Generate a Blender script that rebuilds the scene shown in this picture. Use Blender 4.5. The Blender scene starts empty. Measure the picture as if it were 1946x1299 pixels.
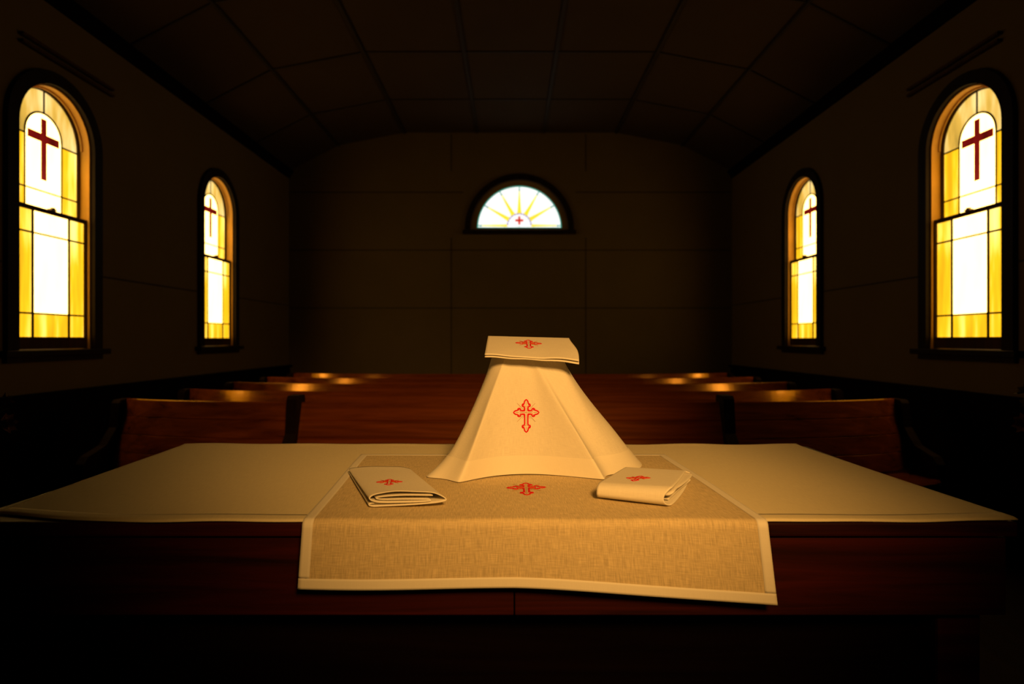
import bpy, bmesh, math, random
from mathutils import Vector, Matrix
from mathutils.bvhtree import BVHTree

random.seed(7)
S = bpy.context.scene
COL = S.collection
PI = math.pi

# ------------------------------------------------------------------ basics
def link(o, parent=None):
    COL.objects.link(o)
    if parent is not None:
        o.parent = parent
    return o

def empty(name, loc=(0, 0, 0), rz=0.0, parent=None):
    o = bpy.data.objects.new(name, None)
    o.empty_display_size = 0.05
    o.location = loc
    o.rotation_euler = (0, 0, rz)
    return link(o, parent)

def tag(o, label, cat=None, group=None):
    o['label'] = label
    if cat: o['category'] = cat
    if group: o['group'] = group
    return o

def struct(o, label, cat):
    o['kind'] = 'structure'
    o['label'] = label
    o['category'] = cat
    return o

def build(name, bm, mat, parent=None, smooth=False, recalc=True):
    if recalc:
        bmesh.ops.recalc_face_normals(bm, faces=bm.faces[:])
    me = bpy.data.meshes.new(name)
    bm.to_mesh(me); bm.free()
    if mat: me.materials.append(mat)
    if smooth:
        for p in me.polygons: p.use_smooth = True
    return link(bpy.data.objects.new(name, me), parent)

def box(bm, x0, x1, y0, y1, z0, z1, bevel=0.0):
    tmp = bmesh.new()
    vs = [tmp.verts.new((x, y, z)) for z in (z0, z1) for y in (y0, y1) for x in (x0, x1)]
    for f in ((0, 1, 3, 2), (4, 6, 7, 5), (0, 4, 5, 1), (2, 3, 7, 6), (0, 2, 6, 4), (1, 5, 7, 3)):
        tmp.faces.new([vs[i] for i in f])
    if bevel:
        bmesh.ops.bevel(tmp, geom=tmp.edges[:], offset=bevel, segments=2, affect='EDGES', profile=0.6)
    merge(bm, tmp)

def merge(bm, tmp):
    m = {}
    for v in tmp.verts: m[v] = bm.verts.new(v.co)
    for f in tmp.faces:
        try: bm.faces.new([m[v] for v in f.verts])
        except ValueError: pass
    tmp.free()

def boxobj(name, dims, mat, parent=None, bevel=0.0):
    bm = bmesh.new(); box(bm, *dims, bevel=bevel)
    return build(name, bm, mat, parent)

def prism(bm, pts, d0, d1, put):
    """extrude a 2D outline between two depths; put(a, b, d) -> world vector"""
    A = [bm.verts.new(put(a, b, d0)) for a, b in pts]
    B = [bm.verts.new(put(a, b, d1)) for a, b in pts]
    n = len(pts)
    bm.faces.new(A); bm.faces.new(B[::-1])
    for i in range(n):
        j = (i + 1) % n
        bm.faces.new((A[j], A[i], B[i], B[j]))

def band(bm, outer, inner, d0, d1, put, closed=True):
    """a flat ring between two outlines of equal length, with thickness"""
    n = len(outer)
    O0 = [bm.verts.new(put(a, b, d0)) for a, b in outer]; O1 = [bm.verts.new(put(a, b, d1)) for a, b in outer]
    I0 = [bm.verts.new(put(a, b, d0)) for a, b in inner]; I1 = [bm.verts.new(put(a, b, d1)) for a, b in inner]
    for i in range(n if closed else n - 1):
        j = (i + 1) % n
        for q in ((O0[i], O0[j], I0[j], I0[i]), (O1[i], I1[i], I1[j], O1[j]),
                  (O0[i], O1[i], O1[j], O0[j]), (I0[i], I0[j], I1[j], I1[i])):
            bm.faces.new(q)
    if not closed:
        bm.faces.new((O0[0], I0[0], I1[0], O1[0])); bm.faces.new((O0[-1], O1[-1], I1[-1], I0[-1]))

def lathe(bm, prof, cx, cy, seg=24):
    rings = [[bm.verts.new((cx + r * math.cos(2 * PI * i / seg), cy + r * math.sin(2 * PI * i / seg), z)) for i in range(seg)] for r, z in prof]
    for a, b in zip(rings, rings[1:]):
        for i in range(seg):
            j = (i + 1) % seg
            bm.faces.new((a[i], a[j], b[j], b[i]))
    bm.faces.new(rings[0][::-1]); bm.faces.new(rings[-1])

def grid(name, nu, nv, fn, mat, parent=None, closed_u=False, uv=None, solid=0.0, offset=0.0, smooth=True):
    """smooth surface fn(u, v) with u, v in 0..1; uv(u, v) gives cloth coordinates in metres"""
    bm = bmesh.new()
    uvl = bm.loops.layers.uv.new('UVMap')
    cols = nu if closed_u else nu + 1
    V = [[bm.verts.new(fn(i / nu, j / nv)) for j in range(nv + 1)] for i in range(cols)]
    for i in range(nu):
        k = (i + 1) % cols
        for j in range(nv):
            f = bm.faces.new((V[i][j], V[k][j], V[k][j + 1], V[i][j + 1]))
            if uv:
                for l, (a, b) in zip(f.loops, ((i, j), (i + 1, j), (i + 1, j + 1), (i, j + 1))):
                    l[uvl].uv = uv(a / nu, b / nv)
    o = build(name, bm, mat, parent, smooth)
    if solid:
        m = o.modifiers.new('thick', 'SOLIDIFY'); m.thickness = solid; m.offset = offset
    return o

def lerp(a, b, t): return a + (b - a) * t
def polyval(pts, t):
    """piecewise-linear lookup in [(x, y), ...]"""
    if t <= pts[0][0]: return pts[0][1]
    for (x0, y0), (x1, y1) in zip(pts, pts[1:]):
        if t <= x1: return lerp(y0, y1, (t - x0) / (x1 - x0))
    return pts[-1][1]
def catmull(p0, p1, p2, p3, t):
    return 0.5 * ((2 * p1) + (p2 - p0) * t + (2 * p0 - 5 * p1 + 4 * p2 - p3) * t * t + (3 * p1 - p0 - 3 * p2 + p3) * t ** 3)
def spline(pts, n, closed=False):
    P = [Vector(p) for p in pts]; out = []
    m = len(P)
    segs = m if closed else m - 1
    for i in range(segs):
        g = (lambda k: P[k % m]) if closed else (lambda k: P[max(0, min(m - 1, k))])
        for k in range(n):
            out.append(catmull(g(i - 1), g(i), g(i + 1), g(i + 2), k / n))
    if not closed: out.append(P[-1])
    return out

# ------------------------------------------------------------------ materials
def newmat(name):
    m = bpy.data.materials.new(name); m.use_nodes = True
    nt = m.node_tree
    for n in list(nt.nodes): nt.nodes.remove(n)
    out = nt.nodes.new('ShaderNodeOutputMaterial')
    return m, nt, out
def N(nt, t, **kw):
    n = nt.nodes.new(t)
    for k, v in kw.items():
        if k in n.inputs.keys(): n.inputs[k].default_value = v
        else: setattr(n, k, v)
    return n
def ramp(nt, src, stops):
    r = nt.nodes.new('ShaderNodeValToRGB')
    els = r.color_ramp.elements
    while len(els) < len(stops): els.new(0.5)
    for e, (p, c) in zip(els, stops):
        e.position = p; e.color = (*c, 1)
    nt.links.new(src, r.inputs['Fac'])
    return r

def wood(name, dark, light, rough=0.3, coat=0.4, axis='x', scale=1.0, ior=1.5, bump=0.05):
    m, nt, out = newmat(name)
    tc = N(nt, 'ShaderNodeTexCoord'); mp = N(nt, 'ShaderNodeMapping')
    s = {'x': (1.2, 22, 22), 'y': (22, 1.2, 22), 'z': (22, 22, 1.2)}[axis]
    mp.inputs['Scale'].default_value = [v * scale for v in s]
    nt.links.new(tc.outputs['Object'], mp.inputs['Vector'])
    n1 = N(nt, 'ShaderNodeTexNoise', Scale=1.0, Detail=6.0, Roughness=0.6, Distortion=0.6)
    nt.links.new(mp.outputs['Vector'], n1.inputs['Vector'])
    r = ramp(nt, n1.outputs['Fac'], [(0.3, dark), (0.52, [(a + b) / 2 for a, b in zip(dark, light)]), (0.72, light)])
    p = N(nt, 'ShaderNodeBsdfPrincipled', Roughness=rough, IOR=ior)
    p.inputs['Specular IOR Level'].default_value = 0.12
    p.inputs['Coat Weight'].default_value = coat; p.inputs['Coat Roughness'].default_value = rough * 0.7
    nt.links.new(r.outputs['Color'], p.inputs['Base Color'])
    b = N(nt, 'ShaderNodeBump', Strength=bump, Distance=0.01)
    nt.links.new(n1.outputs['Fac'], b.inputs['Height']); nt.links.new(b.outputs['Normal'], p.inputs['Normal'])
    nt.links.new(p.outputs['BSDF'], out.inputs['Surface'])
    return m

def paint(name, col, rough=0.7, var=0.12, scale=3.0, spec=0.3):
    m, nt, out = newmat(name)
    tc = N(nt, 'ShaderNodeTexCoord')
    n1 = N(nt, 'ShaderNodeTexNoise', Scale=scale, Detail=5.0, Roughness=0.6)
    nt.links.new(tc.outputs['Object'], n1.inputs['Vector'])
    r = ramp(nt, n1.outputs['Fac'], [(0.3, [c * (1 - var) for c in col]), (0.7, [c * (1 + var) for c in col])])
    p = N(nt, 'ShaderNodeBsdfPrincipled', Roughness=rough)
    p.inputs['Specular IOR Level'].default_value = spec
    nt.links.new(r.outputs['Color'], p.inputs['Base Color'])
    b = N(nt, 'ShaderNodeBump', Strength=0.05, Distance=0.005)
    n2 = N(nt, 'ShaderNodeTexNoise', Scale=60.0, Detail=3.0)
    nt.links.new(tc.outputs['Object'], n2.inputs['Vector'])
    nt.links.new(n2.outputs['Fac'], b.inputs['Height']); nt.links.new(b.outputs['Normal'], p.inputs['Normal'])
    nt.links.new(p.outputs['BSDF'], out.inputs['Surface'])
    return m

def linen(name, col, thread=0.10, sheer=0.0):
    """woven linen: slubby warp and weft threads; sheer = share of open weave one looks through"""
    m, nt, out = newmat(name)
    uv = N(nt, 'ShaderNodeUVMap', uv_map='UVMap')
    fac = []
    for sc, det in (((750, 42, 1), 3.0), ((42, 750, 1), 3.0)):
        mp = N(nt, 'ShaderNodeMapping'); mp.inputs['Scale'].default_value = sc
        nt.links.new(uv.outputs['UV'], mp.inputs['Vector'])
        n = N(nt, 'ShaderNodeTexNoise', Scale=1.0, Detail=det, Roughness=0.55)
        nt.links.new(mp.outputs['Vector'], n.inputs['Vector']); fac.append(n)
    add = N(nt, 'ShaderNodeMath', operation='ADD')
    for k_, (n_, wgt) in enumerate(zip(fac, (1.2, 0.8))):
        q_ = N(nt, 'ShaderNodeMath', operation='MULTIPLY'); q_.inputs[1].default_value = wgt
        nt.links.new(n_.outputs['Fac'], q_.inputs[0]); nt.links.new(q_.outputs[0], add.inputs[k_])
    mul = N(nt, 'ShaderNodeMath', operation='MULTIPLY'); mul.inputs[1].default_value = 0.5
    nt.links.new(add.outputs[0], mul.inputs[0])
    r = ramp(nt, mul.outputs[0], [(0.36, [c * (1 - thread) for c in col]), (0.64, col)])
    p = N(nt, 'ShaderNodeBsdfPrincipled', Roughness=0.85)
    p.inputs['Specular IOR Level'].default_value = 0.15
    p.inputs['Sheen Weight'].default_value = 0.08
    nt.links.new(r.outputs['Color'], p.inputs['Base Color'])
    b = N(nt, 'ShaderNodeBump', Strength=0.25, Distance=0.0006)
    nt.links.new(mul.outputs[0], b.inputs['Height']); nt.links.new(b.outputs['Normal'], p.inputs['Normal'])
    t = N(nt, 'ShaderNodeBsdfTranslucent'); nt.links.new(r.outputs['Color'], t.inputs['Color'])
    mx = N(nt, 'ShaderNodeMixShader'); mx.inputs[0].default_value = 0.12
    nt.links.new(p.outputs['BSDF'], mx.inputs[1]); nt.links.new(t.outputs['BSDF'], mx.inputs[2])
    res = mx.outputs['Shader']
    if sheer:
        g = N(nt, 'ShaderNodeMapRange'); g.inputs['From Min'].default_value = 0.36; g.inputs['From Max'].default_value = 0.62
        g.inputs['To Min'].default_value = sheer * 1.7; g.inputs['To Max'].default_value = sheer * 0.3
        nt.links.new(mul.outputs[0], g.inputs['Value'])
        tr = N(nt, 'ShaderNodeBsdfTransparent')
        m2 = N(nt, 'ShaderNodeMixShader')
        nt.links.new(g.outputs['Result'], m2.inputs[0]); nt.links.new(res, m2.inputs[1]); nt.links.new(tr.outputs['BSDF'], m2.inputs[2])
        res = m2.outputs['Shader']
    nt.links.new(res, out.inputs['Surface'])
    return m

def lit_glass(name, col, strength, var=0.25, scale=(9, 9, 2.5), col2=None):
    """cathedral glass with daylight behind it, streaky like rolled glass"""
    m, nt, out = newmat(name)
    tc = N(nt, 'ShaderNodeTexCoord'); mp = N(nt, 'ShaderNodeMapping'); mp.inputs['Scale'].default_value = scale
    nt.links.new(tc.outputs['Object'], mp.inputs['Vector'])
    n = N(nt, 'ShaderNodeTexNoise', Scale=1.0, Detail=3.0, Roughness=0.5)
    nt.links.new(mp.outputs['Vector'], n.inputs['Vector'])
    g = N(nt, 'ShaderNodeMapRange'); g.inputs['From Min'].default_value = 0.3; g.inputs['From Max'].default_value = 0.7
    g.inputs['To Min'].default_value = strength * (1 - var); g.inputs['To Max'].default_value = strength * (1 + var)
    nt.links.new(n.outputs['Fac'], g.inputs['Value'])
    p = N(nt, 'ShaderNodeBsdfPrincipled', Roughness=0.25)
    p.inputs['Base Color'].default_value = (*[min(1, c * 0.25) for c in col], 1)
    p.inputs['Emission Color'].default_value = (*col, 1)
    nt.links.new(g.outputs['Result'], p.inputs['Emission Strength'])
    if col2:
        cr_ = ramp(nt, n.outputs['Fac'], [(0.45, col), (0.68, col2)])
        nt.links.new(cr_.outputs['Color'], p.inputs['Emission Color'])
    b = N(nt, 'ShaderNodeBump', Strength=0.15, Distance=0.01)
    nt.links.new(n.outputs['Fac'], b.inputs['Height']); nt.links.new(b.outputs['Normal'], p.inputs['Normal'])
    nt.links.new(p.outputs['BSDF'], out.inputs['Surface'])
    return m

M = {}
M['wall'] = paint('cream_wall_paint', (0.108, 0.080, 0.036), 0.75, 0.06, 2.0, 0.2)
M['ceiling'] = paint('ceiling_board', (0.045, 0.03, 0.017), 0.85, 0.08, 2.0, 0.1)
M['batten'] = paint('batten_paint', (0.022, 0.015, 0.008), 0.7, 0.05, 4.0, 0.2)
M['darkwood'] = wood('dark_stained_wood', (0.002, 0.0008, 0.0004), (0.005, 0.002, 0.001), 0.6, 0.0)
for n_ in M['darkwood'].node_tree.nodes:
    if n_.type == 'BSDF_PRINCIPLED': n_.inputs['Specular IOR Level'].default_value = 0.02; n_.inputs['Roughness'].default_value = 0.9
M['casing'] = wood('window_casing_wood', (0.006, 0.003, 0.0015), (0.016, 0.008, 0.004), 0.5, 0.0, 'z')
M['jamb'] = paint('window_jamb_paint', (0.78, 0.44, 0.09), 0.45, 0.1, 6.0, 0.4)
M['sash'] = wood('sash_wood', (0.03, 0.012, 0.003), (0.07, 0.03, 0.008), 0.5, 0.0, 'z')
M['fanframe'] = paint('fan_window_frame_paint', (0.22, 0.16, 0.08), 0.6, 0.08)
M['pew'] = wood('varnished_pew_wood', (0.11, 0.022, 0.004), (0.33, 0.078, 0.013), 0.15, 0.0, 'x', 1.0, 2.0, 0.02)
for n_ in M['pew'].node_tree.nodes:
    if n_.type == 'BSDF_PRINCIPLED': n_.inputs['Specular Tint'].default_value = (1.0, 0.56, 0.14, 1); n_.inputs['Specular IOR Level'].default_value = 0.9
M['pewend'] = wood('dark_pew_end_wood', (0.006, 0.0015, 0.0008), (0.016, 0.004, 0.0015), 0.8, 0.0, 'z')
M['altar'] = wood('mahogany_table_wood', (0.009, 0.0010, 0.0005), (0.05, 0.0046, 0.0016), 0.6, 0.0, 'x', 1.4)
M['floor'] = wood('floor_boards', (0.008, 0.003, 0.002), (0.02, 0.008, 0.004), 0.8, 0.0, 'y')
LC = (0.80, 0.76, 0.66)
M['linen'] = linen('white_linen', LC, 0.10)
M['linen_cloth'] = linen('ivory_altar_linen', (0.80, 0.72, 0.49), 0.12)
M['linen_sheer'] = linen('sheer_linen_weave', (0.76, 0.62, 0.37), 0.22, 0.16)
M['linen_veil'] = linen('fine_veil_linen', LC, 0.08, 0.06)
M['hem'] = linen('doubled_linen_hem', LC, 0.05)
M['red'] = paint('red_embroidery_thread', (0.60, 0.004, 0.008), 0.75, 0.1, 900.0, 0.08)
M['gold'] = paint('brown_gold_thread', (0.42, 0.20, 0.05), 0.6, 0.15, 900.0)
M['clear'] = lit_glass('clear_frosted_glass', (1.0, 0.53, 0.135), 7.6, 0.08)
M['amber'] = lit_glass('amber_glass', (1.0, 0.50, 0.010), 1.6, 0.4, (10, 10, 1.2), (1.0, 0.74, 0.18))
M['pale'] = lit_glass('pale_yellow_glass', (1.0, 0.60, 0.09), 0.95, 0.4, (9, 9, 2.0), (1.0, 0.75, 0.30))
M['ruby'] = lit_glass('ruby_glass', (0.20, 0.006, 0.004), 0.9, 0.5)
M['fclear'] = lit_glass('fan_window_clear_glass', (1.0, 0.99, 0.97), 1.08, 0.06)
M['fyellow'] = lit_glass('fan_window_yellow_glass', (1.0, 0.80, 0.04), 1.1, 0.1)
M['fteal'] = lit_glass('fan_window_teal_glass', (0.02, 0.42, 0.30), 0.7, 0.1)
M['fviolet'] = lit_glass('fan_window_violet_glass', (0.35, 0.25, 0.8), 0.6, 0.1)
M['fred'] = lit_glass('fan_window_red_glass', (0.75, 0.03, 0.01), 0.9, 0.1)
M['lead'] = paint('lead_came', (0.02, 0.012, 0.006), 0.5, 0.1, 8.0)
M['brass'] = paint('dull_brass', (0.10, 0.06, 0.02), 0.35, 0.1, 8.0, 0.6)
M['leaf'] = paint('leaf_green', (0.03, 0.05, 0.012), 0.5, 0.3, 12.0)
M['petal'] = paint('cream_petals', (0.16, 0.13, 0.07), 0.6, 0.1, 12.0)
M['petal2'] = paint('pink_petals', (0.10, 0.035, 0.022), 0.6, 0.1, 12.0)

# ------------------------------------------------------------------ camera
F = 1133.0; CX = 970.0; CY = 645.0; CZ = 1.27
cam = bpy.data.cameras.new('camera'); co = link(bpy.data.objects.new('camera', cam))
co.location = (0, 0, CZ); co.rotation_euler = (PI / 2, 0, 0)
cam.sensor_width = 36; cam.lens = F / 1946 * 36
cam.shift_x = (973 - CX) / 1946; cam.shift_y = -(649.5 - CY) / 1946
cam.clip_start = 0.02; cam.clip_end = 60
cam.dof.use_dof = True; cam.dof.focus_distance = 1.28; cam.dof.aperture_fstop = 3.3
S.camera = co

def at(px, py, z):
    """the point of height z seen at a pixel (used to read the plan off the photograph)"""
    y = F * (CZ - z) / (py - CY)
    return ((px - CX) * y / F, y)

# ------------------------------------------------------------------ room shell
HW = 3.0; YB = 8.07; YF = -2.6; TW = 0.22
WALLTOP = 3.55
PROFILE = [(-HW, WALLTOP), (-2.32, 3.90), (-1.43, 4.07), (1.43, 4.07), (2.32, 3.90), (HW, WALLTOP)]
SPRING, BOT, RW = 2.605, 1.205, 0.325          # arched window opening
WIN_Y = (3.933, 6.12)
FX, FZ, FR = 0.121, 2.768, 0.66                # fan window opening

def arch(r, spring, bot, n=24, cx=0.0):
    pts = [(cx - r, bot)] + [(cx - r * math.cos(PI * i / n), spring + r * math.sin(PI * i / n)) for i in range(n + 1)] + [(cx + r, bot)]
    return pts

def holed_wall(name, outer, holes, put, th, mat):
    bm = bmesh.new()
    edges = []
    for loop in [outer] + holes:
        vs = [bm.verts.new(put(a, b, 0)) for a, b in loop]
        edges += [bm.edges.new((vs[i], vs[(i + 1) % len(vs)])) for i in range(len(vs))]
    res = bmesh.ops.triangle_fill(bm, use_beauty=True, edges=edges)
    fs = bm.faces[:]
    ext = bmesh.ops.extrude_face_region(bm, geom=fs)
    d = Vector(put(0, 0, th)) - Vector(put(0, 0, 0))
    for g in ext['geom']:
        if isinstance(g, bmesh.types.BMVert): g.co += d
    return build(name, bm, mat)

putL = lambda a, b, d: (-HW - d, a, b)
putR = lambda a, b, d: (HW + d, a, b)
putB = lambda a, b, d: (a, YB + d, b)
side = [(YF, 0), (YB, 0), (YB, WALLTOP), (YF, WALLTOP)]
sh = [arch(RW, SPRING, BOT, 24, y) for y in WIN_Y]
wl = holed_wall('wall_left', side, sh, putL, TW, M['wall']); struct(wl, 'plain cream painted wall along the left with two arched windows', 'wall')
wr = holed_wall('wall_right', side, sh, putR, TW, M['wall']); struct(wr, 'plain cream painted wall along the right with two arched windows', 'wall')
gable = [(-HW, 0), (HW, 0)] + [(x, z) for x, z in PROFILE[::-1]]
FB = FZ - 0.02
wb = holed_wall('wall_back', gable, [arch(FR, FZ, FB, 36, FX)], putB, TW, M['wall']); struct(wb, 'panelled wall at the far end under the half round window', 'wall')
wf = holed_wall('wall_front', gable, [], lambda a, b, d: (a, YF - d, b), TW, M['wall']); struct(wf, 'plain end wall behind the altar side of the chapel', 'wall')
fl = boxobj('floor', (-HW - TW, HW + TW, YF - TW, YB + TW, -0.15, 0), M['floor']); struct(fl, 'dark timber board floor under the pews', 'floor')

bm = bmesh.new()
up = [(x, z + 0.1) for x, z in PROFILE]
band(bm, up, PROFILE, YF - 0.02, YB + 0.02, lambda a, b, d: (a, d, b), closed=False)
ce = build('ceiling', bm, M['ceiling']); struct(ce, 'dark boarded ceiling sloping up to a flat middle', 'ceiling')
def batten_along(x, z, w=0.03, ang=0.0):
    boxm = bmesh.new(); box(boxm, -w / 2, w / 2, YF + 0.02, YB - 0.01, -0.014, -0.001)
    o = build('cover_batten', boxm, M['batten'], ce); o.location = (x, 0, z); o.rotation_euler = (0, ang, 0)
a1 = -math.atan2(0.35, 0.68); a2 = -math.atan2(0.17, 0.89)
for sx in (-1, 1):
    batten_along(sx * 2.32, 3.895, 0.035, -sx * (a1 + a2) / -2)
    batten_along(sx * 1.43, 4.065, 0.035, -sx * a2 / -2)
    batten_along(sx * 0.45, 4.07, 0.03)
for y in (1.2, 2.35, 3.5, 4.65, 5.8, 6.95):
    bm = bmesh.new()
    band(bm, [(x * 0.998, z - 0.001) for x, z in PROFILE], [(x * 0.998, z - 0.010) for x, z in PROFILE], y - 0.012, y + 0.012, lambda a, b, d: (a, d, b), closed=False)
    build('cover_batten', bm, M['batten'], ce)

# joints of the wall sheets
def strip(parent, a0, a1, b0, b1, put, dep=0.004):
    bm = bmesh.new(); prism(bm, [(a0, b0), (a1, b0), (a1, b1), (a0, b1)], -dep, 0.002, put)
    build('cover_batten', bm, M['batten'], parent)
w2 = 0.006
for z in (2.48, 1.697): strip(wb, -HW + .01, HW - .01, z - w2, z + w2, putB)
strip(wb, -HW + .01, FX - 0.76, 3.264 - w2, 3.264 + w2, putB); strip(wb, FX + 0.76, HW - .01, 3.264 - w2, 3.264 + w2, putB)
for x in (-0.80, 1.02):
    strip(wb, x - w2, x + w2, 0.05, 2.65, putB); strip(wb, x - w2, x + w2, 3.55, 4.05, putB)
for w, p in ((wl, putL), (wr, putR)):
    for y0, y1 in ((YF + .02, WIN_Y[0] - 0.42), (WIN_Y[0] + 0.42, WIN_Y[1] - 0.42), (WIN_Y[1] + 0.42, YB - .02)):
        strip(w, y0, y1, 1.731 - w2, 1.731 + w2, p)

# dado boarding with its cap, and cornice, on both long walls
def wall_trim(n, s, word):
    o = empty('trim_%d' % n, (s * HW, 0, 0))
    struct(o, 'dark dado boarding with a capping rail along the %s wall' % word, 'dado')
    bm = bmesh.new(); a, b = sorted((-s * 0.022, -s * 0.001)); box(bm, a, b, YF + .01, YB - .01, 0.0, 0.90)
    build('dado_board', bm, M['darkwood'], o)
    bm = bmesh.new(); a, b = sorted((-s * 0.055, -s * 0.001)); box(bm, a, b, YF + .01, YB - .01, 0.90, 0.932, 0.006)
    build('capping_rail', bm, M['darkwood'], o)
wall_trim(1, -1, 'left'); wall_trim(2, 1, 'right')
for n, s, word in ((3, -1, 'left'), (4, 1, 'right')):
    bm = bmesh.new()
    pts = [(0.001, WALLTOP - 0.002), (0.001, WALLTOP - 0.10), (0.02, WALLTOP - 0.10), (0.035, WALLTOP - 0.06), (0.07, WALLTOP - 0.02), (0.07, WALLTOP - 0.002)]
    prism(bm, pts, YF + .01, YB - .01, lambda a, b, d: (s * (HW - a), d, b))
    struct(build('trim_%d' % n, bm, M['darkwood']), 'dark moulded cornice where the %s wall meets the ceiling' % word, 'cornice')
for n, s, word in ((5, -1, 'left'), (6, 1, 'right')):
    o = empty('trim_%d' % n, (s * HW, 4.05, 3.14)); struct(o, 'slim dark rail fixed above the nearer window on the %s wall' % word, 'rail')
    for k, dz in enumerate((0.0, -0.045)):
        a, b = sorted((-s * 0.035, -s * 0.001)); bm = bmesh.new(); box(bm, a, b, -0.42, 0.42, dz - 0.010, dz + 0.010, 0.004)
        build('rail', bm, M['sash'], o)

# ------------------------------------------------------------------ arched windows
P0 = lambda a, b, d: (a, d, b)          # local frame: x along the wall, y outwards, z up
def rect(a0, a1, b0, b1): return [(a0, b0), (a1, b0), (a1, b1), (a0, b1)]
def pane(bm, pts, d, th=0.004): prism(bm, pts, d, d + th, P0)
def came(bm, p, q, d, w=0.010, th=0.010):
    p, q = Vector(p), Vector(q); t = (q - p).normalized(); n = Vector((-t.y, t.x)) * (w / 2)
    prism(bm, [tuple(p + n), tuple(q + n), tuple(q - n), tuple(p - n)], d - th * 0.5, d + th * 0.9, P0)
def arc(r, cz, a0, a1, n=14, cx=0.0): return [(cx + r * math.cos(lerp(a0, a1, i / n)), cz + r * math.sin(lerp(a0, a1, i / n))) for i in range(n + 1)]

def make_window(name, loc, rz):
    W = empty(name, loc, rz)
    # casing on the room side
    bm = bmesh.new(); band(bm, arch(RW + 0.085, SPRING, BOT), arch(RW + 0.002, SPRING, BOT), -0.032, -0.001, P0, closed=False)
    build('casing', bm, M['casing'], W)
    bm = bmesh.new(); box(bm, -RW - 0.13, RW + 0.13, -0.065, -0.001, BOT - 0.04, BOT - 0.001, 0.006); box(bm, -RW - 0.09, RW + 0.09, -0.03, -0.001, BOT - 0.075, BOT - 0.0405)
    build('window_sill', bm, M['casing'], W)
    # lining of the opening
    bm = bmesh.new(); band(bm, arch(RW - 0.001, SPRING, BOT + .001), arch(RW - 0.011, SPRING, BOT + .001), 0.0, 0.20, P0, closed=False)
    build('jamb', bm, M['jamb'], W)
    bm = bmesh.new(); band(bm, arch(RW - 0.011, SPRING, BOT + .001)[1:-1], arch(RW - 0.022, SPRING, BOT + .001)[1:-1], 0.047, 0.056, P0, closed=False)
    build('parting_bead', bm, M['jamb'], W)
    G = 0.298
    # lower sash, on the room side
    dl = 0.030
    L = empty('lower_sash', (0, 0, 0), 0, W)
    bm = bmesh.new()
    band(bm, rect(-0.312, 0.312, BOT + 0.004, 2.118), rect(-G, G, 1.287, 2.090), dl - 0.014, dl + 0.016, P0)
    build('sash_frame', bm, M['sash'], L)
    bm = bmesh.new()
    for u in (-0.155, 0.155): came(bm, (u, 1.282), (u, 2.094), dl, 0.016)
    for w in (1.437, 1.950): came(bm, (-G, w), (G, w), dl, 0.011)
    build('glazing_bar', bm, M['lead'], L)
    bm = bmesh.new()
    for a0, a1, b0, b1 in ((-G, -0.155, 1.285, 1.437), (-0.155, 0.155, 1.285, 1.437), (0.155, G, 1.285, 1.437), (-G, -0.155, 1.437, 1.95), (0.155, G, 1.437, 1.95), (-G, -0.155, 1.95, 2.092), (0.155, G, 1.95, 2.092)):
        pane(bm, rect(a0, a1, b0, b1), dl)
    build('amber_glass', bm, M['amber'], L)
    bm = bmesh.new(); pane(bm, rect(-0.155, 0.155, 1.437, 1.95), dl); pane(bm, rect(-0.155, 0.155, 1.95, 2.092), dl)
    build('clear_glass', bm, M['clear'], L)
    bm = bmesh.new(); box(bm, -0.022, 0.022, dl - 0.022, dl + 0.01, 2.118, 2.130, 0.003); box(bm, -0.010, 0.014, dl - 0.02, dl, 2.130, 2.139, 0.003)
    build('sash_lock', bm, M['brass'], L)
    # upper sash, further out
    du = 0.080
    U = empty('upper_sash', (0, 0, 0), 0, W)
    bm = bmesh.new(); band(bm, arch(0.312, SPRING, 2.085), arch(G, SPRING, 2.085), du - 0.014, du + 0.016, P0, closed=False)
    box(bm, -G, G, du - 0.014, du + 0.016, 2.085, 2.115)
    build('sash_frame', bm, M['sash'], U)
    bm = bmesh.new(); ri = 0.155
    for u in (-ri, ri): came(bm, (u, 2.112), (u, SPRING), du, 0.009)
    came(bm, (-G, 2.245), (G, 2.245), du, 0.009)
    for s in (-1, 1): came(bm, (s * ri, 2.585), (s * G, 2.585), du, 0.010)
    came(bm, (0, SPRING + ri), (0, SPRING + G), du, 0.010)
    band(bm, arc(ri + 0.006, SPRING, 0, PI, 20), arc(ri - 0.006, SPRING, 0, PI, 20), du - 0.005, du + 0.009, P0, closed=False)
    build('glazing_bar', bm, M['lead'], U)
    bm = bmesh.new()
    for s in (-1, 1):
        for b0, b1 in ((2.113, 2.245), (2.245, 2.585)):
            a0, a1 = sorted((s * ri, s * G)); pane(bm, rect(a0, a1, b0, b1), du)
    build('amber_glass', bm, M['amber'], U)
    bm = bmesh.new()
    for a0, a1 in ((0, PI / 2), (PI / 2, PI)):
        o_, i_ = arc(G, SPRING, a0, a1), arc(ri, SPRING, a0, a1)
        if a0 == 0: o_ = [(G, 2.585)] + o_; i_ = [(ri, 2.585)] + i_
        else: o_ = o_ + [(-G, 2.585)]; i_ = i_ + [(-ri, 2.585)]
        band(bm, o_, i_, du, du + 0.004, P0, closed=False)
    build('pale_yellow_glass', bm, M['pale'], U)
    bm = bmesh.new(); pane(bm, rect(-ri, ri, 2.113, 2.245), du)
    pane(bm, [(-ri, 2.245), (ri, 2.245)] + arc(ri, SPRING, 0, PI, 20), du)
    build('clear_glass', bm, M['clear'], U)
    # red cross let into the clear light
    cw, cz = 0.022, 2.595
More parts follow.
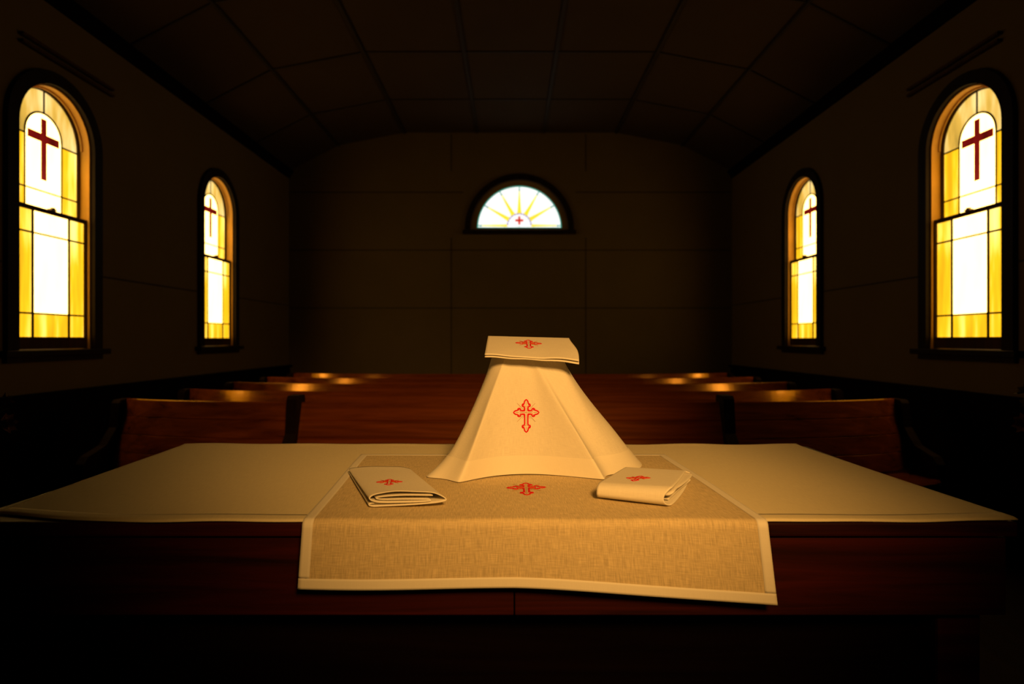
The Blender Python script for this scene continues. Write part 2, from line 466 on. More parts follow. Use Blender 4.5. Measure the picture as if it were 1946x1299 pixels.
    pts = [(-cw, 2.32), (cw, 2.32), (cw, cz - 0.026), (0.132, cz - 0.026), (0.132, cz + 0.026), (cw, cz + 0.026), (cw, 2.722), (-cw, 2.722), (-cw, cz + 0.026), (-0.132, cz + 0.026), (-0.132, cz - 0.026), (-cw, cz - 0.026)]
    bm = bmesh.new(); pane(bm, pts, du - 0.0035, 0.003)
    build('red_cross', bm, M['ruby'], U)
    return W

def copy_tree(o, parent=None):
    c = o.copy(); link(c)
    if parent: c.parent = parent
    for ch in list(o.children): copy_tree(ch, c)
    return c
win = make_window('window_1', (-HW, WIN_Y[0], 0), PI / 2)
struct(win, 'nearer arched stained glass window in the left wall with a red cross', 'window')
for n, s, y, word in ((2, -1, WIN_Y[1], 'farther arched stained glass window in the left wall with a red cross'),
                      (3, 1, WIN_Y[0], 'nearer arched stained glass window in the right wall with a red cross'),
                      (4, 1, WIN_Y[1], 'farther arched stained glass window in the right wall with a red cross')):
    c = copy_tree(win); c.name = 'window_%d' % n; c.location = (s * HW, y, 0); c.rotation_euler = (0, 0, -s * PI / 2); c['label'] = word

# fan window in the far wall
Fw = empty('window_5', (FX, YB, 0)); struct(Fw, 'half round window with yellow sun rays high in the far wall', 'window')
GZ, GR = 2.786, 0.573
bm = bmesh.new(); band(bm, arch(FR + 0.077, FZ, FB, 36), arch(FR + 0.002, FZ, FB, 36), -0.035, -0.001, P0, closed=False); build('casing', bm, M['casing'], Fw)
bm = bmesh.new(); box(bm, -FR - 0.105, FR + 0.105, -0.07, -0.001, FB - 0.058, FB - 0.001, 0.008); build('window_sill', bm, M['casing'], Fw)
bm = bmesh.new(); band(bm, arch(FR - 0.002, FZ, FB + .001, 36), [(max(-GR, min(GR, a)) if b < GZ else a, b) for a, b in [(-GR, GZ)] + arc(GR, GZ, PI, 0, 36) + [(GR, GZ)]], 0.02, 0.07, P0, closed=True)
build('frame', bm, M['fanframe'], Fw)
gl = empty('leaded_light', (0, 0, 0), 0, Fw); dg_ = 0.045
bm = bmesh.new(); pane(bm, arc(GR, GZ, 0, PI, 40), dg_); build('clear_glass', bm, M['fclear'], gl)
bm = bmesh.new(); bm2 = bmesh.new(); R0 = 0.165; cz = GZ + 0.035
band(bm2, arc(GR, GZ, 0, PI, 40), arc(GR - 0.012, GZ, 0, PI, 40), dg_ - 0.006, dg_ - 0.001, P0, closed=False)
came(bm2, (-GR, GZ + 0.004), (GR, GZ + 0.004), dg_ - 0.004, 0.013, 0.004)
for k in range(7):
    th = PI * k / 6; c_, s_ = math.cos(th), math.sin(th); n_ = (-s_, c_)
    tip = 0.515 - 0.04 * abs(s_)
    w0 = 0.034 if 0 < k < 6 else 0.02; w1 = 0.006
    f = lambda r, w: (c_ * r + n_[0] * w, cz + s_ * r + n_[1] * w)
    pts = [f(R0, -w0), f(R0 + 0.03, -w0 * 0.75), f(tip, -w1), f(tip, w1), f(R0 + 0.03, w0 * 0.75), f(R0, w0)]
    prism(bm, pts, dg_ - 0.006, dg_ - 0.002, P0)
    rr = math.sqrt(max(0.0, GR * GR - (0.035 * c_) ** 2)) - 0.035 * s_
    came(bm2, f(tip - 0.005, 0), f(rr - 0.003, 0), dg_ - 0.004, 0.013, 0.004)
    prism(bm2, [f(tip - 0.010, 0), f(tip, -0.014), f(tip + 0.010, 0), f(tip, 0.014)], dg_ - 0.007, dg_ - 0.002, P0)
for u in (-0.53, -0.2, 0.0, 0.2, 0.53): came(bm2, (u, GZ), (u, GZ + 0.03), dg_ - 0.004, 0.006, 0.004)
build('yellow_ray', bm, M['fyellow'], gl); build('teal_border', bm2, M['fteal'], gl)
bm = bmesh.new(); band(bm, arc(R0 + 0.004, cz, 0, PI, 30), arc(R0 - 0.006, cz, 0, PI, 30), dg_ - 0.006, dg_ - 0.002, P0, closed=False)
for k in range(12):
    th = PI * (k + 0.5) / 12; u, w = (R0 - 0.010) * math.cos(th), cz + (R0 - 0.010) * math.sin(th)
    prism(bm, [(u + 0.009 * math.cos(q * PI / 4), w + 0.009 * math.sin(q * PI / 4)) for q in range(8)], dg_ - 0.007, dg_ - 0.002, P0)
build('violet_beading', bm, M['fviolet'], gl)
q = 0.015; e = 0.056; zc = GZ + 0.105
cr = [(-q, zc - e), (q, zc - e), (q, zc - q), (e, zc - q), (e, zc + q), (q, zc + q), (q, zc + e), (-q, zc + e), (-q, zc + q), (-e, zc + q), (-e, zc - q), (-q, zc - q)]
bm = bmesh.new(); prism(bm, cr, dg_ - 0.006, dg_ - 0.002, P0); build('red_cross', bm, M['fred'], gl)

# ------------------------------------------------------------------ pews: long benches whose wings turn towards the altar
XC = 1.335; XE = 2.56; TILT = math.radians(19)
def bend(x, inset=0.0):
    """how far back the pew lies at x (metres behind its middle)"""
    t = max(0.0, abs(x) - XC)
    return 0.08 * t + 0.06 * t * t + 0.0171 * t ** 7
def pew_sweep(section, xs):
    bm = bmesh.new(); n = len(section)
    rings = []
    for x in xs:
        rings.append([bm.verts.new((x, bend(x) + a, b)) for a, b in section])
    for A, B in zip(rings, rings[1:]):
        for i in range(n):
            j = (i + 1) % n
            bm.faces.new((A[i], A[j], B[j], B[i]))
    bm.faces.new(rings[0][::-1]); bm.faces.new(rings[-1])
    return bm
XS = [-XE + (XE - XC) * i / 24 for i in range(25)] + [XC + (XE - XC) * i / 24 for i in range(25)]
def back_section():
    # boards one above the other, a shallow groove between, leaning back
    h0, h1, nb = 0.44, 0.88, 4
    f = []
    bh = (h1 - h0) / nb
    for k in range(nb):
        f += [(0.0, h0 + k * bh + 0.004), (0.0, h0 + (k + 1) * bh - 0.004)]
        if k < nb - 1: f += [(0.006, h0 + (k + 1) * bh)]
    f[-1] = (0.0, h1 - 0.004); f += [(0.004, h1), (0.03, h1 - 0.04), (0.03, h0 + 0.004)]
    return [(a + (b - h1) * math.tan(TILT), b) for a, b in f]
def end_outline(top):
    return [(-0.40, 0.0), (-0.40, 0.52), (-0.36, 0.56), (-0.20, 0.60), (-0.10, 0.70), (-0.075, top - 0.02), (-0.055, top), (0.045, top), (0.06, top - 0.02), (0.06, 0.0)]
def make_pew(y, front=False):
    o = empty('pew', (0, y, 0))
    build('backrest', pew_sweep(back_section(), XS), M['pew'], o)
    build('seat', pew_sweep([(-0.42, 0.405), (-0.435, 0.42), (-0.42, 0.435), (-0.10, 0.425), (-0.10, 0.40)], XS), M['pew'], o)
    for s in (-1, 1):
        bm = bmesh.new(); x = s * (XE + 0.027)
        prism(bm, end_outline(0.875), x - 0.026, x + 0.026, lambda a, b, d: (d, bend(XE) + a, b))
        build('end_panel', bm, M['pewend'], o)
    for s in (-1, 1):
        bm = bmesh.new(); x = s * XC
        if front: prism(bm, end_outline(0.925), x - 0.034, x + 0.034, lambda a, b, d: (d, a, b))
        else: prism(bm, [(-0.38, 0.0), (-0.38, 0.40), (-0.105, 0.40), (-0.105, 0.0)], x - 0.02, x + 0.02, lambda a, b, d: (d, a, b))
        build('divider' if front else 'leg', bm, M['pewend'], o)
    return o
PY = [3.72, 4.50, 5.26, 6.02, 6.78]
G_ = 'timber pews facing the altar'
pews = [make_pew(PY[0], True), make_pew(PY[1])]
for y in PY[2:]:
    c = copy_tree(pews[1]); c.location.y = y; pews.append(c)
for o, t in zip(pews, ('front timber pew with two upright dividers, right behind the white altar cloth',
                       'second timber pew, whose back shows just above the front pew with dividers',
                       'third and middle timber pew, between the front two and the back two',
                       'fourth timber pew, the one just before the last pew by the far wall',
                       'last timber pew, farthest back, standing before the plain far wall')):
    tag(o, t, 'pew', G_)

# ------------------------------------------------------------------ altar table
TZ = 0.9662; TY0, TY1 = 0.992, 1.70; TX0, TX1 = -0.925, 0.845
T = empty('altar_table', ((TX0 + TX1) / 2, (TY0 + TY1) / 2, 0))
tag(T, 'dark reddish wooden altar table under the white cloths', 'table')
def tb(name, x0, x1, y0, y1, z0, z1, bev=0.0, mat='altar'):
    bm = bmesh.new(); ox, oy, _ = T.location
    box(bm, x0 - ox, x1 - ox, y0 - oy, y1 - oy, z0, z1, bev)
    return build(name, bm, M[mat], T)
tb('shade_panel', TX0 + 0.111, TX1 - 0.111, TY0 + 0.085, TY0 + 0.105, 0.0, 0.9405, 0.0, 'darkwood')  # added near-black sheet, stands in for the deep shade below the apron
tb('tabletop', TX0, TX1, TY0, TY1, 0.942, TZ, 0.004)
for x0, x1 in ((TX0 + 0.012, 0.0055), (0.0075, TX1 - 0.012)):
    tb('apron', x0, x1, TY0 + 0.010, TY0 + 0.032, 0.807, 0.938, 0.002)
tb('apron', TX0 + 0.012, TX1 - 0.012, TY1 - 0.032, TY1 - 0.010, 0.807, 0.938, 0.002)
for x0 in (TX0 + 0.012, TX1 - 0.034): tb('apron', x0, x0 + 0.022, TY0 + 0.033, TY1 - 0.033, 0.807, 0.938, 0.002)
for x0 in (TX0 + 0.035, TX1 - 0.035 - 0.075):
    for y0 in (TY0 + 0.034, TY1 - 0.034 - 0.075): tb('leg', x0, x0 + 0.075, y0, y0 + 0.075, 0.0, 0.941, 0.006)

# ------------------------------------------------------------------ white altar cloth
CT = 0.971
corner = [(-0.895, 0.9885), (0.850, 0.9885), (0.815, 1.702), (-0.935, 1.712)]
def cloth_pt(u, v):
    l = lerp(Vector(corner[0]), Vector(corner[3]), v); r = lerp(Vector(corner[1]), Vector(corner[2]), v)
    p = lerp(l, r, u)
    y = p.y; x = p.x
    wav = 0.0015 * math.sin(u * 61) + 0.001 * math.sin(u * 23 + 1)
    z = CT + 0.0006 * math.sin(u * 34 + v * 5)
    if v < 0.03: y += wav * (1 - v / 0.03)
    if y < TY0 - 0.001: z -= 0.002
    # both front tips sweep back a little
    y += (1 - v) * (0.045 * max(0, 1 - u / 0.18) ** 2 + 0.012 * max(0, 1 - (1 - u) / 0.12) ** 2)
    if v > 0.96: z += 0.0012 * (1 + math.sin(u * 40)) * (v - 0.96) / 0.04
    return (x, y, z)
uvw = lambda u, v: (u * 1.74, v * 0.71)
ac = grid('altar_cloth', 180, 90, cloth_pt, M['linen_cloth'], None, False, uvw, 0.0012, -1)
tag(ac, 'large plain white linen cloth covering the whole altar table', 'altar cloth')
def hem_strip(name, fn, u0, u1, v0, v1, nu, nv, parent, lift, uvs, mat='hem', normal=None):
    def g(u, v):
        a, b = lerp(u0, u1, u), lerp(v0, v1, v)
        p = Vector(fn(a, b))
        if normal: return p + normal(a, b) * lift
        return (p.x, p.y, p.z + lift)
    return grid(name, nu, nv, g, M[mat], parent, False, lambda u, v: uvs(lerp(u0, u1, u), lerp(v0, v1, v)), 0.0003, -1)
hem_strip('hem', cloth_pt, 0, 1, 0, 0.045, 180, 4, ac, 0.0005, uvw, 'linen_cloth')

# ------------------------------------------------------------------ embroidered crosses
HALF = [(.13, .13), (.30, .125), (.40, .14), (.455, .20), (.475, .30), (.54, .315), (.62, .29), (.665, .235), (.665, .165), (.74, .155), (.82, .14), (.92, .085), (.985, .0)]
def cross_strokes():
    red, gold = [], []
    loop = []
    for k in range(4):                                  # right, top, left, bottom
        ext = 0.53 if k == 3 else 0.0
        ang = k * PI / 2; c, s = round(math.cos(ang)), round(math.sin(ang))
        half = [(d + (ext if d > 0.25 else 0), l) for d, l in HALF]
        arm = [(d, -l) for d, l in half] + [(d, l) for d, l in half[::-1][1:]]
        loop += [(d * c - l * s, d * s + l * c) for d, l in arm[:-1]]
        for sg in (-1, 1):                              # filled lobes and inner corners
            for pts, w in (([(.57 + ext, sg * .16), (.57 + ext, sg * .28)], .075), ([(.14, sg * .16), (.24, sg * .165), (.36, sg * .145)], .075), ([(.45 + ext, sg * .13), (.50 + ext, sg * .05)], .03)):
                red.append(([(d * c - l * s, d * s + l * c) for d, l in pts], w, False))
        for a, b in ((.0, .46 + ext), (.58 + ext, .84 + ext)): gold.append(([(a * c, a * s), (b * c, b * s)], .026, False))
        dg = ang + PI / 4; c, s = math.cos(dg), math.sin(dg)
        gold.append(([(.36 * c, .36 * s), (1.0 * c, 1.0 * s)], .026, False))
        for off in (-.22, .22): gold.append(([(.40 * math.cos(dg + off), .40 * math.sin(dg + off)), (.55 * math.cos(dg + off), .55 * math.sin(dg + off))], .02, False))
    red.insert(0, (loop, .105, True))
    return red, gold
RED, GOLD = cross_strokes()
def stitches(strokes, put, size, h):
    bm = bmesh.new()
    for pts, w, closed in strokes:
        P = [Vector((a, b)) for a, b in pts]
        Q = []
        n = len(P)
        for i in range(n if closed else n - 1):
            a, b = P[i], P[(i + 1) % n]
            m = max(1, int((b - a).length / 0.06))
            Q += [a.lerp(b, k / m) for k in range(m)]
        if not closed: Q.append(P[-1])
        rows = []
        k = len(Q)
        for i in range(k):
            t = (Q[(i + 1) % k] - Q[i - 1]) if closed else (Q[min(k - 1, i + 1)] - Q[max(0, i - 1)])
            t.normalize(); nn = Vector((-t.y, t.x)) * (w / 2)
            rows.append([bm.verts.new(put((Q[i] + nn * s) * size, hh)) for s, hh in ((1, -h * 0.3), (0.6, h), (-0.6, h), (-1, -h * 0.3))])
        for i in range(k if closed else k - 1):
            A, B = rows[i], rows[(i + 1) % k]
            for j in range(3): bm.faces.new((A[j], A[j + 1], B[j + 1], B[j]))
    return bm
def bvh_of(objs):
    bm = bmesh.new()
    for o in objs:
        me = o.data; base = [bm.verts.new(v.co) for v in me.vertices]
        for p in me.polygons: bm.faces.new([base[i] for i in p.vertices])
    bm.normal_update(); t = BVHTree.FromBMesh(bm); bm.free(); return t
def embroider(parent, tree, origin, ax, ay, ray, size, h=0.0006, lift=0.0004):
    """stitch the cross on a surface: origin + ax, ay span the pattern, ray points into the cloth"""
    ax, ay, ray = Vector(ax).normalized(), Vector(ay).normalized(), Vector(ray).normalized()
    def put(p, hh):
        s = Vector(origin) + ax * p.x + ay * p.y
        loc, nor, i, d = tree.ray_cast(s - ray * 0.3, ray)
        if loc is None: return s
        if nor.dot(ray) > 0: nor = -nor
        return loc + nor * (hh + lift)
    o = build('embroidered_cross', stitches(RED, put, size, h), M['red'], parent, True); o['label'] = 'red outlined cross'
    g = build('gold_stitching', stitches(GOLD, put, size, h * 0.7), M['gold'], parent, True)
    return o

# ------------------------------------------------------------------ hemmed runner hanging over the front
RZ = CT + 0.0034
BEND = 0.012; Y0 = 0.985
L_TOP = 1.538 - Y0
def runner_pt(u, v):
    """v 0 at the far hem, 1 at the hanging hem"""
    drop = lerp(0.098, 0.122, max(0, (u - 0.45) / 0.55) ** 1.3) + 0.0016 * math.sin(u * 9)
    arcl = BEND * PI / 2; tot = L_TOP + arcl + drop
    s = v * tot
    if s <= L_TOP:
        k = s / L_TOP
        x = lerp(lerp(-0.385, 0.398, u), lerp(-0.340, 0.421, u), k); y = 1.538 - s
        z = RZ + 0.0008 * (1 + math.sin(u * 17 + s * 12)) * min(1, k * 6)
    else:
        x = lerp(-0.340, 0.421, u); a = min(1, (s - L_TOP) / arcl) * PI / 2
        y = Y0 - BEND * math.sin(a); z = RZ - BEND * (1 - math.cos(a)) + 0.0008 * (1 + math.sin(u * 17 + L_TOP * 12)) * math.cos(a)
        if s > L_TOP + arcl:
            d = s - L_TOP - arcl; q = d / drop
            z -= d; y += -0.004 * q * (1 + math.sin(u * 11 + 0.6)) * 0.5 - 0.006 * q * u ** 4
            x += q * lerp(-0.006, 0.012, u)
    return (x, y, z)
def runner_n(u, v, e=0.004):
    a = Vector(runner_pt(min(1, u + e), v)) - Vector(runner_pt(max(0, u - e), v)); b = Vector(runner_pt(u, min(1, v + e))) - Vector(runner_pt(u, max(0, v - e)))
    n = b.cross(a).normalized()
    return n if (n.z - n.y) > 0 else -n
uvr = lambda u, v: (u * 0.78, v * 0.68)
rn = grid('altar_runner', 120, 150, runner_pt, M['linen_sheer'], None, False, uvr, 0.0, 0)
tag(rn, 'white linen runner with a wide hem hanging over the altar front', 'runner')
HEMW = 0.0195
for a in ((0, 1, 1 - 0.026, 1.0, 120, 5), (0, 1, 0.0, 0.026, 120, 4), (0, 0.023, 0.026, 0.974, 4, 150), (0.977, 1, 0.026, 0.974, 4, 150)):
    hem_strip('hem', runner_pt, *a[:4], a[4], a[5], rn, 0.0005, uvr, 'hem', runner_n)
x, y = at(1000, 927, RZ)
embroider(rn, bvh_of([rn]), (x, y, 1.0), (1, 0, 0), (0, 1, 0), (0, 0, -1), 0.0385)

# ------------------------------------------------------------------ veil draped over the chalice
VEIL = [  # (bottom x, y), (top x, y), flare
    ((.035, 1.303), (.025, 1.332), 0.0), ((-.040, 1.283), (.004, 1.332), 0.0), ((-.098, 1.229), (-.008, 1.331), 0.04), ((-.111, 1.226), (-.014, 1.332), 0.06),
    ((-.148, 1.263), (-.031, 1.354), .14), ((-.192, 1.275), (-.035, 1.400), .32), ((-.120, 1.42), (-.035, 1.435), .12), ((-.185, 1.580), (-.030, 1.462), .35),
    ((.03, 1.535), (.0375, 1.468), .2), ((.27, 1.590), (.105, 1.462), .3), ((.318, 1.392), (.1105, 1.380), .04), ((.252, 1.312), (.103, 1.336), 0.0),
    ((.207, 1.290), (.066, 1.333), 0.0), ((.198, 1.252), (.054, 1.331), 0.0), ((.188, 1.252), (.048, 1.331), 0.0), ((.105, 1.288), (.040, 1.332), 0.0)]
VB = [a for a, b, c in VEIL]; VT = [b for a, b, c in VEIL]; VG = [c for a, b, c in VEIL]
NV = 14
vb = spline([(a, b, 0) for a, b in VB], NV, True); vt = spline([(a, b, 0) for a, b in VT], NV, True); vg = spline([(g, 0, 0) for g in VG], NV, True)
def softened(L, reach, times):
    n = len(L)
    for _ in range(times):
        L = [sum((L[(i + k) % n] for k in range(-reach, reach + 1)), Vector((0, 0, 0))) / (2 * reach + 1) for i in range(n)]
    return L
vs = softened(vb, 16, 2); vb = softened(vb, 6, 2)
def veil_top(y): return 1.232 + 0.246 * (y - 1.332)
VZ = CT + 0.0064
def veil_pt(u, v):
    k = u * len(vb); i = int(k) % len(vb); j = (i + 1) % len(vb); f = k - int(k)
    q = min(1.0, max(0.0, v / 0.75)); q = q * q * (3 - 2 * q)
    b = vs[i].lerp(vs[j], f).lerp(vb[i].lerp(vb[j], f), q); t = vt[i].lerp(vt[j], f); g = lerp(vg[i].x, vg[j].x, f)
    w = (1 - g) * v + g * v ** 6
    # cloth pinched tight at the top and rolling over the rim
    p = t.lerp(b, w)
    front = max(0.0, math.cos(2 * PI * u))
    # shallow folds running down the cloth
    r = Vector((p.x - .0375, p.y - 1.40, 0))
    d = r.normalized() if r.length > 1e-6 else Vector((0, -1, 0))
    p = p + d * (0.0035 * math.sin(u * 2 * PI * 7 + 1.2) * math.sin(PI * min(1, v * 1.1)) * (1 - 0.5 * front))
    z = lerp(veil_top(t.y), VZ, v) + 0.002 * math.sin(u * 2 * PI * 5) * v * (1 - v)
    return (p.x, p.y, z)
uvv = lambda u, v: (u * 1.4, v * 0.28)
NU = len(VEIL) * NV
veil = grid('chalice_veil', NU, 60, veil_pt, M['linen_veil'], None, True, uvv)
tag(veil, 'tall white linen veil draped like a tent in the middle of the altar', 'veil')
bm = bmesh.new(); bm.faces.new([bm.verts.new((p.x, p.y, veil_top(p.y))) for p in vt])
uvl = bm.loops.layers.uv.new('UVMap')
for f in bm.faces:
    for l in f.loops: l[uvl].uv = (l.vert.co.x, l.vert.co.y)
build('top', bm, M['linen_veil'], veil)
def veil_n(u, v, e=0.003):
    a = Vector(veil_pt((u + e) % 1, v)) - Vector(veil_pt((u - e) % 1, v)); b = Vector(veil_pt(u, min(1, v + e))) - Vector(veil_pt(u, max(0, v - e)))
    n = a.cross(b).normalized(); p = veil_pt(u, v)
    return n if n.dot(Vector((p[0] - .0375, p[1] - 1.40, 0.05))) > 0 else -n
grid('hem', NU, 10, lambda u, v: Vector(veil_pt(u, lerp(0.845, 1.0, v))) + veil_n(u, lerp(0.845, 1.0, v)) * 0.0007, M['hem'], veil, True, lambda u, v: (u * 1.4, v * 0.05))
yy = 1.316
embroider(veil, bvh_of([veil]), ((1000 - CX) * yy / F, 1.2, CZ - (783 - CY) * yy / F), (1, 0, 0), (0, 0, 1), (0, 1, 0), 0.0283)

# ------------------------------------------------------------------ folded cloths
def folded(name, section, n, length, frame, nl, hscale, mat='linen', thick=0.0016, warp=None):
    """section: (a, h) path of the folded sheet; frame(a, l, h) -> world"""
    P = spline([(a, h, 0) for a, h in section], n)
    m = len(P) - 1
    L = [0.0]
    for p, q_ in zip(P, P[1:]): L.append(L[-1] + (q_ - p).length)
    def fn(u, v):
        p = P[min(m, int(round(u * m)))]
        h = p.y * hscale(v)
        a = p.x
        l = v * length
        if warp: a, l, h = warp(u, v, a, l, h)
        return frame(a, l, h)
    return grid(name, m, nl, fn, M[mat], None, False, lambda u, v: (L[min(m, int(round(u * m)))], v * length), thick, 0)

BZ = RZ + 0.0028
# left: its open end faces the viewer
e1 = Vector((0.126, 0.0107, 0)).normalized(); e2 = Vector((-0.112, 0.278, 0)).normalized(); o0 = Vector((-0.2445, 1.043, 0))
secL = [(.108, .0180), (.060, .0190), (.022, .0172), (.010, .0145), (.022, .0120), (.060, .0118), (.098, .0112), (.104, .0098), (.095, .0085), (.060, .0080), (.020, .0085), (.004, .011), (-.002, .0155), (.004, .0205), (.018, .0235), (.045, .0262), (.080, .0245), (.108, .0225), (.124, .0165), (.131, .0115), (.128, .0085), (.110, .0058), (.070, .0036), (.020, .0022), (.004, .0016), (-.003, .0038), (.004, .0062), (.030, .0060), (.060, .0058)]
fL = folded('folded_linen', secL, 5, 0.290, lambda a, l, h: o0 + e1 * a + e2 * l + Vector((0, 0, BZ + h)), 40,
            lambda v: lerp(1.0, 0.48, min(1, v * 1.15) ** 0.8), warp=lambda u, v, a, l, h: (a, l + (0.004 * math.sin(u * 14) if v < 0.02 else 0), h))
tag(fL, 'flat folded white linen towel lying on the runner, left of the veil, open end forward', 'folded towel', 'folded linens on the altar')
tL = bvh_of([fL]); x, y = at(740, 922, 0.99)
embroider(fL, tL, (x, y, 1.05), e1, Vector((-e1.y, e1.x, 0)) * 0.75 + e2 * 0.25, (0, 0, -1), 0.0245, 0.0006, 0.0011)
# right: its smooth fold faces the viewer
f1 = Vector((0.115, -0.057, 0)).normalized(); f2 = Vector((0.09, 0.179, 0)).normalized(); p0 = Vector((0.1605, 1.100, 0))
secR = [(.188, .0015), (.120, .0012), (.030, .0012), (.006, .002), (-.003, .008), (-.004, .016), (-.001, .024), (.008, .0295), (.025, .0305), (.100, .0275), (.185, .0245), (.197, .0205), (.192, .0175), (.120, .0190), (.040, .0205), (.022, .0185), (.020, .0150), (.035, .0128), (.120, .0118), (.180, .0105), (.190, .0085), (.180, .0065), (.120, .0060), (.030, .0055)]
def warpR(u, v, a, l, h):
    if v > 0.9: l += 0.006 * math.sin(u * 23) * (v - 0.9) / 0.1
    if v > 0.8 and 0.45 < u < 0.6: l += 0.012 * (v - 0.8) / 0.2 * math.sin((u - 0.45) / 0.15 * PI)
    return a, l, h
fR = folded('folded_linen', secR, 5, 0.128, lambda a, l, h: p0 + f2 * a + f1 * l + Vector((0, 0, BZ + h)), 36,
            lambda v: lerp(0.86, 1.06, v), warp=warpR)
tag(fR, 'thick folded white linen towel lying on the runner, right of the veil, smooth fold forward', 'folded towel', 'folded linens on the altar')
x, y = at(1213, 914, 0.999)
embroider(fR, bvh_of([fR]), (x, y, 1.05), f1 * 0.9 + Vector((0.25, 0.25, 0)), f2, (0, 0, -1), 0.0225, 0.0006, 0.0011)
# pall on top of the veil, two layers with the fold at the back
cFL, cFR, cBL, cBR = Vector((-.0555, 1.290, 1.2375)), Vector((.1475, 1.285, 1.2290)), Vector((-.0545, 1.466, 1.2795)), Vector((.1475, 1.466, 1.2745))
secP = [(0.0, -.0050), (.05, -.0048), (.12, -.0050), (.168, -.0048), (.176, -.0030), (.174, -.0012), (.165, 0), (.12, .0002), (.05, 0), (0.0, 0)]
def pall_frame(a, l, h):
    v = l / 0.2; k = a / 0.176
    p = cFL.lerp(cFR, v).lerp(cBL.lerp(cBR, v), k)
    front = max(0, 1 - k * 3)
    sag = -0.0035 * front * math.exp(-((v - 0.5) / 0.14) ** 2 * 0.5) * (1 if h > -0.002 else 0.3)
    lip = -0.004 * front * max(0, v - 0.7) / 0.3
    dx = 0.004 * max(0, v - 0.9) / 0.1 * math.sin(k * 5)
    wob = 0.0008 * math.sin(v * 17) * front
    return Vector((p.x + dx, p.y + 0.003 * math.sin(v * 5) * front, p.z + h * (1 + 0.35 * v) + sag + lip + wob))
pa = folded('chalice_pall', secP, 5, 0.2, pall_frame, 40, lambda v: 1.0, thick=0.0020)
tag(pa, 'square white linen pall with a red cross resting on top of the veil', 'pall')
embroider(pa, bvh_of([pa]), (0.0425, 1.397, 1.4), (1, -0.02, 0), (0, 1, 0), (0, 0, -1), 0.0305, 0.0006, 0.0013)

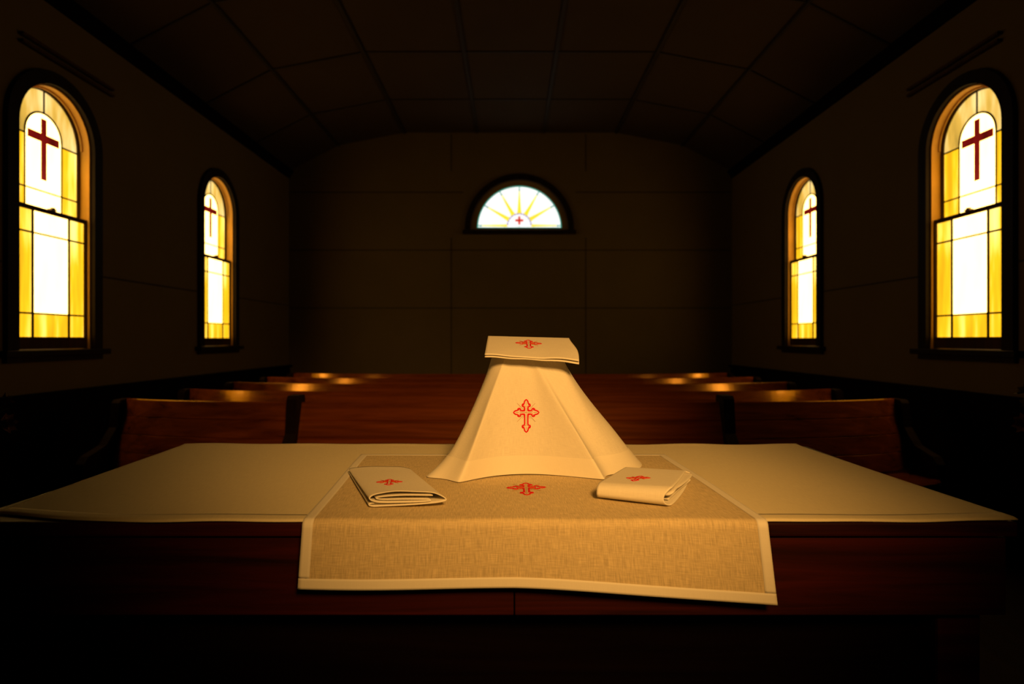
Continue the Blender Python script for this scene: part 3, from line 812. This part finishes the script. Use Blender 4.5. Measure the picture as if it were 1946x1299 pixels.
# ------------------------------------------------------------------ flower stands at both ends of the altar
def flower_stand(x, y, s, word):
    st = empty('flower_stand', (x, y, 0)); tag(st, 'dark turned flower stand at the %s end of the altar' % word, 'stand', 'flower stands beside the altar')
    bm = bmesh.new(); lathe(bm, [(.15, 0), (.15, .03), (.10, .05), (.045, .10), (.05, .35), (.035, .45), (.05, .70), (.07, .76)], 0, 0); build('column', bm, M['darkwood'], st, True)
    bm = bmesh.new(); lathe(bm, [(.09, .76), (.105, .77), (.105, .785), (.095, .795)], 0, 0); build('top', bm, M['darkwood'], st)
    fa = empty('flower_arrangement', (x, y, 0.797)); tag(fa, 'dim vase of cream and pink flowers at the %s edge on a dark stand' % word, 'flowers', 'vases of flowers beside the altar')
    bm = bmesh.new(); lathe(bm, [(.045, 0), (.06, .02), (.075, .07), (.05, .13), (.045, .15), (.055, .165)], 0, 0); build('vase', bm, M['brass'], fa, True)
    rnd = random.Random(5)
    bm = bmesh.new()
    for k in range(46):
        a = rnd.uniform(0, 2 * PI); el = rnd.uniform(0.25, 1.35); L = rnd.uniform(.16, .25)
        d = Vector((math.cos(a) * math.cos(el), math.sin(a) * math.cos(el), math.sin(el))); n = d.cross(Vector((0, 0, 1))).normalized()
        b = Vector((0, 0, .15)); w = rnd.uniform(.012, .022); up_ = n.cross(d) * 0.006
        m1 = b + d * L * .55; t = b + d * L - Vector((0, 0, .02))
        vs = [bm.verts.new(p) for p in (b, m1 + n * w + up_, t, m1 - n * w + up_, m1 - up_)]
        for f in ((0, 1, 4), (1, 2, 4), (2, 3, 4), (3, 0, 4)): bm.faces.new([vs[i] for i in f])
    build('foliage', bm, M['leaf'], fa)
    for k in range(12):
        a = 2 * PI * k * 0.382 + (0 if s < 0 else PI); el = lerp(0.15, 1.4, (k + .5) / 12); L = rnd.uniform(.19, .24)
        d = Vector((math.cos(a) * math.cos(el), math.sin(a) * math.cos(el), math.sin(el)))
        q = Matrix.Translation(Vector((0, 0, .16)) + d * L) @ d.to_track_quat('Z', 'Y').to_matrix().to_4x4()
        bm = bmesh.new()
        for ring, (nn, r, tilt) in enumerate(((7, .036, .35), (6, .026, .8), (4, .015, 1.2))):
            for i in range(nn):
                p = 2 * PI * (i + ring * .5) / nn; c, s_ = math.cos(p), math.sin(p)
                f = lambda rr, off, h: q @ Vector((rr * c - off * s_, rr * s_ + off * c, h))
                vs = [bm.verts.new(v) for v in (f(.003, 0, 0), f(r * .55 * math.cos(tilt), -r * .42, r * .45 * math.sin(tilt)), f(r * math.cos(tilt), 0, r * math.sin(tilt) + .004), f(r * .55 * math.cos(tilt), r * .42, r * .45 * math.sin(tilt)), f(r * .5 * math.cos(tilt), 0, r * .35 * math.sin(tilt) - .004))]
                for t in ((0, 1, 4), (1, 2, 4), (2, 3, 4), (3, 0, 4)): bm.faces.new([vs[j] for j in t])
        build('blossom', bm, M['petal'] if k % 3 else M['petal2'], fa, recalc=False)
flower_stand(-1.83, 1.90, -1, 'left'); flower_stand(1.86, 1.90, 1, 'right')

# ------------------------------------------------------------------ light
def spot(name, loc, target, power, col, ang, blend, size):
    l = bpy.data.lights.new(name, 'SPOT'); l.energy = power; l.color = col; l.spot_size = math.radians(ang); l.spot_blend = blend; l.shadow_soft_size = size
    o = link(bpy.data.objects.new(name, l)); o.location = loc
    o.rotation_euler = (Vector(target) - Vector(loc)).to_track_quat('-Z', 'Y').to_euler()
    return o
spot('altar_lamp', (0.44, -0.58, 2.04), (0.03, 1.66, 1.07), 275.0, (1.0, 0.485, 0.112), 46.5, 1.0, 0.2)

w = bpy.data.worlds.new('world'); S.world = w; w.use_nodes = True
bg = w.node_tree.nodes['Background']; bg.inputs[0].default_value = (1.0, 0.8, 0.5, 1); bg.inputs[1].default_value = 0.3

S.view_settings.view_transform = 'Standard'; S.view_settings.look = 'None'
S.view_settings.exposure = 0.0; S.view_settings.gamma = 1.0; S.view_settings.use_curve_mapping = False
S.cycles.use_denoising = True
S.cycles.max_bounces = 8; S.cycles.transparent_max_bounces = 16
S.cycles.sample_clamp_indirect = 4.0
